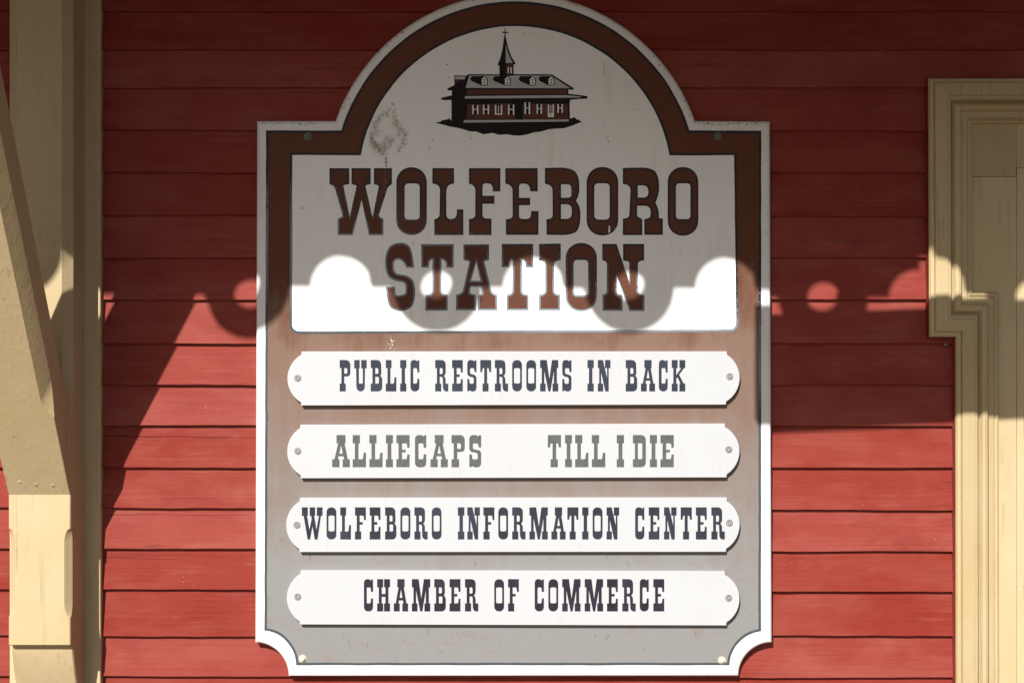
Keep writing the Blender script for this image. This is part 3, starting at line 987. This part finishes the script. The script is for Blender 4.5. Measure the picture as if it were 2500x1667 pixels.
polys.append([(1009,590),(1010.3,588),(1008.5,600),(1007,602)])
for k in range(26):
    polys.append(fleck(931 + random.gauss(0, 1.5), 575 + k * 2.8, random.uniform(.35, .8), 5))
for k in range(16):
    polys.append(fleck(1004 + random.gauss(0, .8), 760 + k * 1.4, random.uniform(.3, 1.0), 5))
flecks('specks', polys, PS + 4.9 * e, CHIP, sign)
polys = []
def on_arch():
    a = math.radians(random.uniform(-160, -20))
    r = random.uniform(455, 461)
    return 1258 + r * math.cos(a), 448 + r * math.sin(a)
for _ in range(46):
    x, y = on_arch()
    polys.append(fleck(x, y, random.uniform(.7, 2.0), 6, random.uniform(1, 2.2), random.uniform(0, 3)))
for _ in range(26):
    polys.append(fleck(random.uniform(632, 810), random.uniform(300, 306), random.uniform(.6, 1.8), 6, random.uniform(1, 2.8), random.uniform(-.3, .3)))
    polys.append(fleck(random.uniform(1705, 1878), random.uniform(300, 306), random.uniform(.6, 1.8), 6, random.uniform(1, 2.8), random.uniform(-.3, .3)))
for _ in range(24):
    polys.append(fleck(random.uniform(1868, 1874), random.uniform(305, 800), random.uniform(.5, 1.6), 6, .7, 0))
    polys.append(fleck(random.uniform(630, 638), random.uniform(400, 1400), random.uniform(.5, 1.3), 6, .7, 0))
flecks('paint_chips', polys, PS + .3 * e, CHIP, sign)
polys = []
for _ in range(22):
    polys.append(fleck(957 + random.gauss(0, 4), 820 + random.uniform(0, 36), random.uniform(.5, 1.5), 6, .7))
for _ in range(14):
    polys.append(fleck(942 + random.gauss(0, 2.5), random.uniform(412, 470), random.uniform(.4, 1.0), 5, .8))
polys.append([(1486,552),(1489,551),(1489.5,567),(1485.5,569)])
flecks('pale_scrapes', polys, PS + 6.6 * e, WHITE, sign)

polys = []
for (x, y, l, w, a) in ((838,1553,10,2.2,.3),(852,1568,22,2.6,.35),(858,1582,9,1.6,.3),(897,1573,16,2.4,.1),(985,1561,12,2,.1),(1120,1556,9,1.6,0),(1560,1570,9,2.4,.4),
                        (1573,1582,11,3,.2),(1655,1566,8,2,.3),(1470,1548,9,1.2,0),(668,1300,16,2,.1),(672,1338,18,1.6,0),(660,1270,9,2,.5),(1830,1500,12,2,.2),(1838,1380,10,1.8,0),
                        (900,1193,14,3,.05),(742,1192,6,2,.4),(1592,1191,5,1.4,0),(1835,1185,7,2,.5),(1150,1608,7,1.2,0),(1290,1603,6,1.2,0),(1010,1606,5,1.5,0)):
    polys.append(fleck(x, y, l * .5, 8, w / l, a * -1))
flecks('smears', polys, PS + 2.4 * e, SMEAR, sign)

# ------------------------------------------------------------------ porch roof overhead (outside the frame; it shades the wall)
roof = thing('porch_roof', 'porch roof with pierced scalloped valance above the frame', 'roof', (0, -.7, 2.9))
PV = 1.30
ks = (1 - PS / D) * .001
def to_valance(px, py):
    w = W(px, py, PS)
    dp = PV - PS
    return Vector((w.x - SX * dp, 0, w.z + SZ * dp))
sh = to_valance(1066, 697)
per = 469.5 * ks
R1, R2, RH = .1065, .0735, .039
HV = .26
def seg_loop():
    h = per / 2
    pts = [(-h, R2)]
    pts += [(-h + R2 * math.sin(a), R2 * math.cos(a)) for a in [math.pi / 2 * i / 12 for i in range(1, 13)]]
    pts += [(-R1, 0)]
    pts += [(-R1 * math.cos(a), -R1 * math.sin(a)) for a in [math.pi * i / 30 for i in range(1, 31)]]
    pts += [(h - R2, 0)]
    pts += [(h - R2 * math.cos(a), R2 * math.sin(a)) for a in [math.pi / 2 * i / 12 for i in range(1, 13)]]
    pts += [(h, HV), (-h, HV)]
    return pts
hole = [(RH * math.cos(2 * math.pi * i / 28), RH * math.sin(2 * math.pi * i / 28)) for i in range(28)]
lp = [seg_loop(), hole]
flat = lp[0] + lp[1]
tri = tess(lp)
for k in range(-8, 9):
    jx = -.014 if k <= -2 else .042 if k >= 3 else 0.0
    verts = [(sh.x + jx + k * per + q[0], -PV - .009, sh.z - .0022 * k + q[1]) for q in flat] + [(sh.x + jx + k * per + q[0], -PV + .009, sh.z - .0022 * k + q[1]) for q in flat]
    n = len(flat)
    faces = [tuple(t) for t in tri] + [tuple(i + n for i in t[::-1]) for t in tri]
    o0 = 0
    for l in lp:
        m = len(l)
        for i in range(m):
            faces.append((o0 + i, o0 + (i + 1) % m, n + o0 + (i + 1) % m, n + o0 + i))
        o0 += m
    obj('valance_board', verts, faces, CREAM_X, roof)
zt_v = sh.z + HV
v, f = box_mesh(-4.3, 4.3, -PV - .05, -PV + .09, zt_v - .03, zt_v + .10)
obj('eave_beam', v, f, CREAM_X, roof)
verts = [(-4.6, -PV - .28, zt_v + .06), (4.6, -PV - .28, zt_v + .06), (4.6, .01, zt_v + .55), (-4.6, .01, zt_v + .55),
         (-4.6, -PV - .28, zt_v + .14), (4.6, -PV - .28, zt_v + .14), (4.6, .01, zt_v + .63), (-4.6, .01, zt_v + .63)]
faces = [(3, 2, 1, 0), (4, 5, 6, 7), (0, 1, 5, 4), (1, 2, 6, 5), (2, 3, 7, 6), (3, 0, 4, 7)]
obj('roof_deck', verts, faces, SOFFIT, roof)

# hanging board under the eave, to the right: casts the rectangular shade right of the sign
PH = 1.02
def to_hang(px, py):
    w = W(px, py, PS)
    dp = PH - PS
    return (w.x - SX * dp, w.z + SZ * dp)
a = to_hang(1847, 754); b_ = to_hang(1847, 1030); c_ = to_hang(2800, 988); d_ = to_hang(2800, 712)
hang = thing('hanging_board', 'plain board hung under the porch eave above the frame on the right', 'board', ((a[0] + c_[0]) / 2, -PH, b_[1]))
q = [a, b_, c_, d_]
verts = [(x, -PH - .01, z) for x, z in q] + [(x, -PH + .01, z) for x, z in q]
obj('panel', verts, [(0, 1, 2, 3), (7, 6, 5, 4), (0, 4, 5, 1), (1, 5, 6, 2), (2, 6, 7, 3), (3, 7, 4, 0)], HANG, hang)
for t in (.12, .88):
    x = a[0] + (d_[0] - a[0]) * t; z = a[1] + (d_[1] - a[1]) * t
    v, f = box_mesh(x - .004, x + .004, -PH - .004, -PH + .004, z, zt_v + .2)
    obj('hanger_rod', v, f, STEEL, hang)
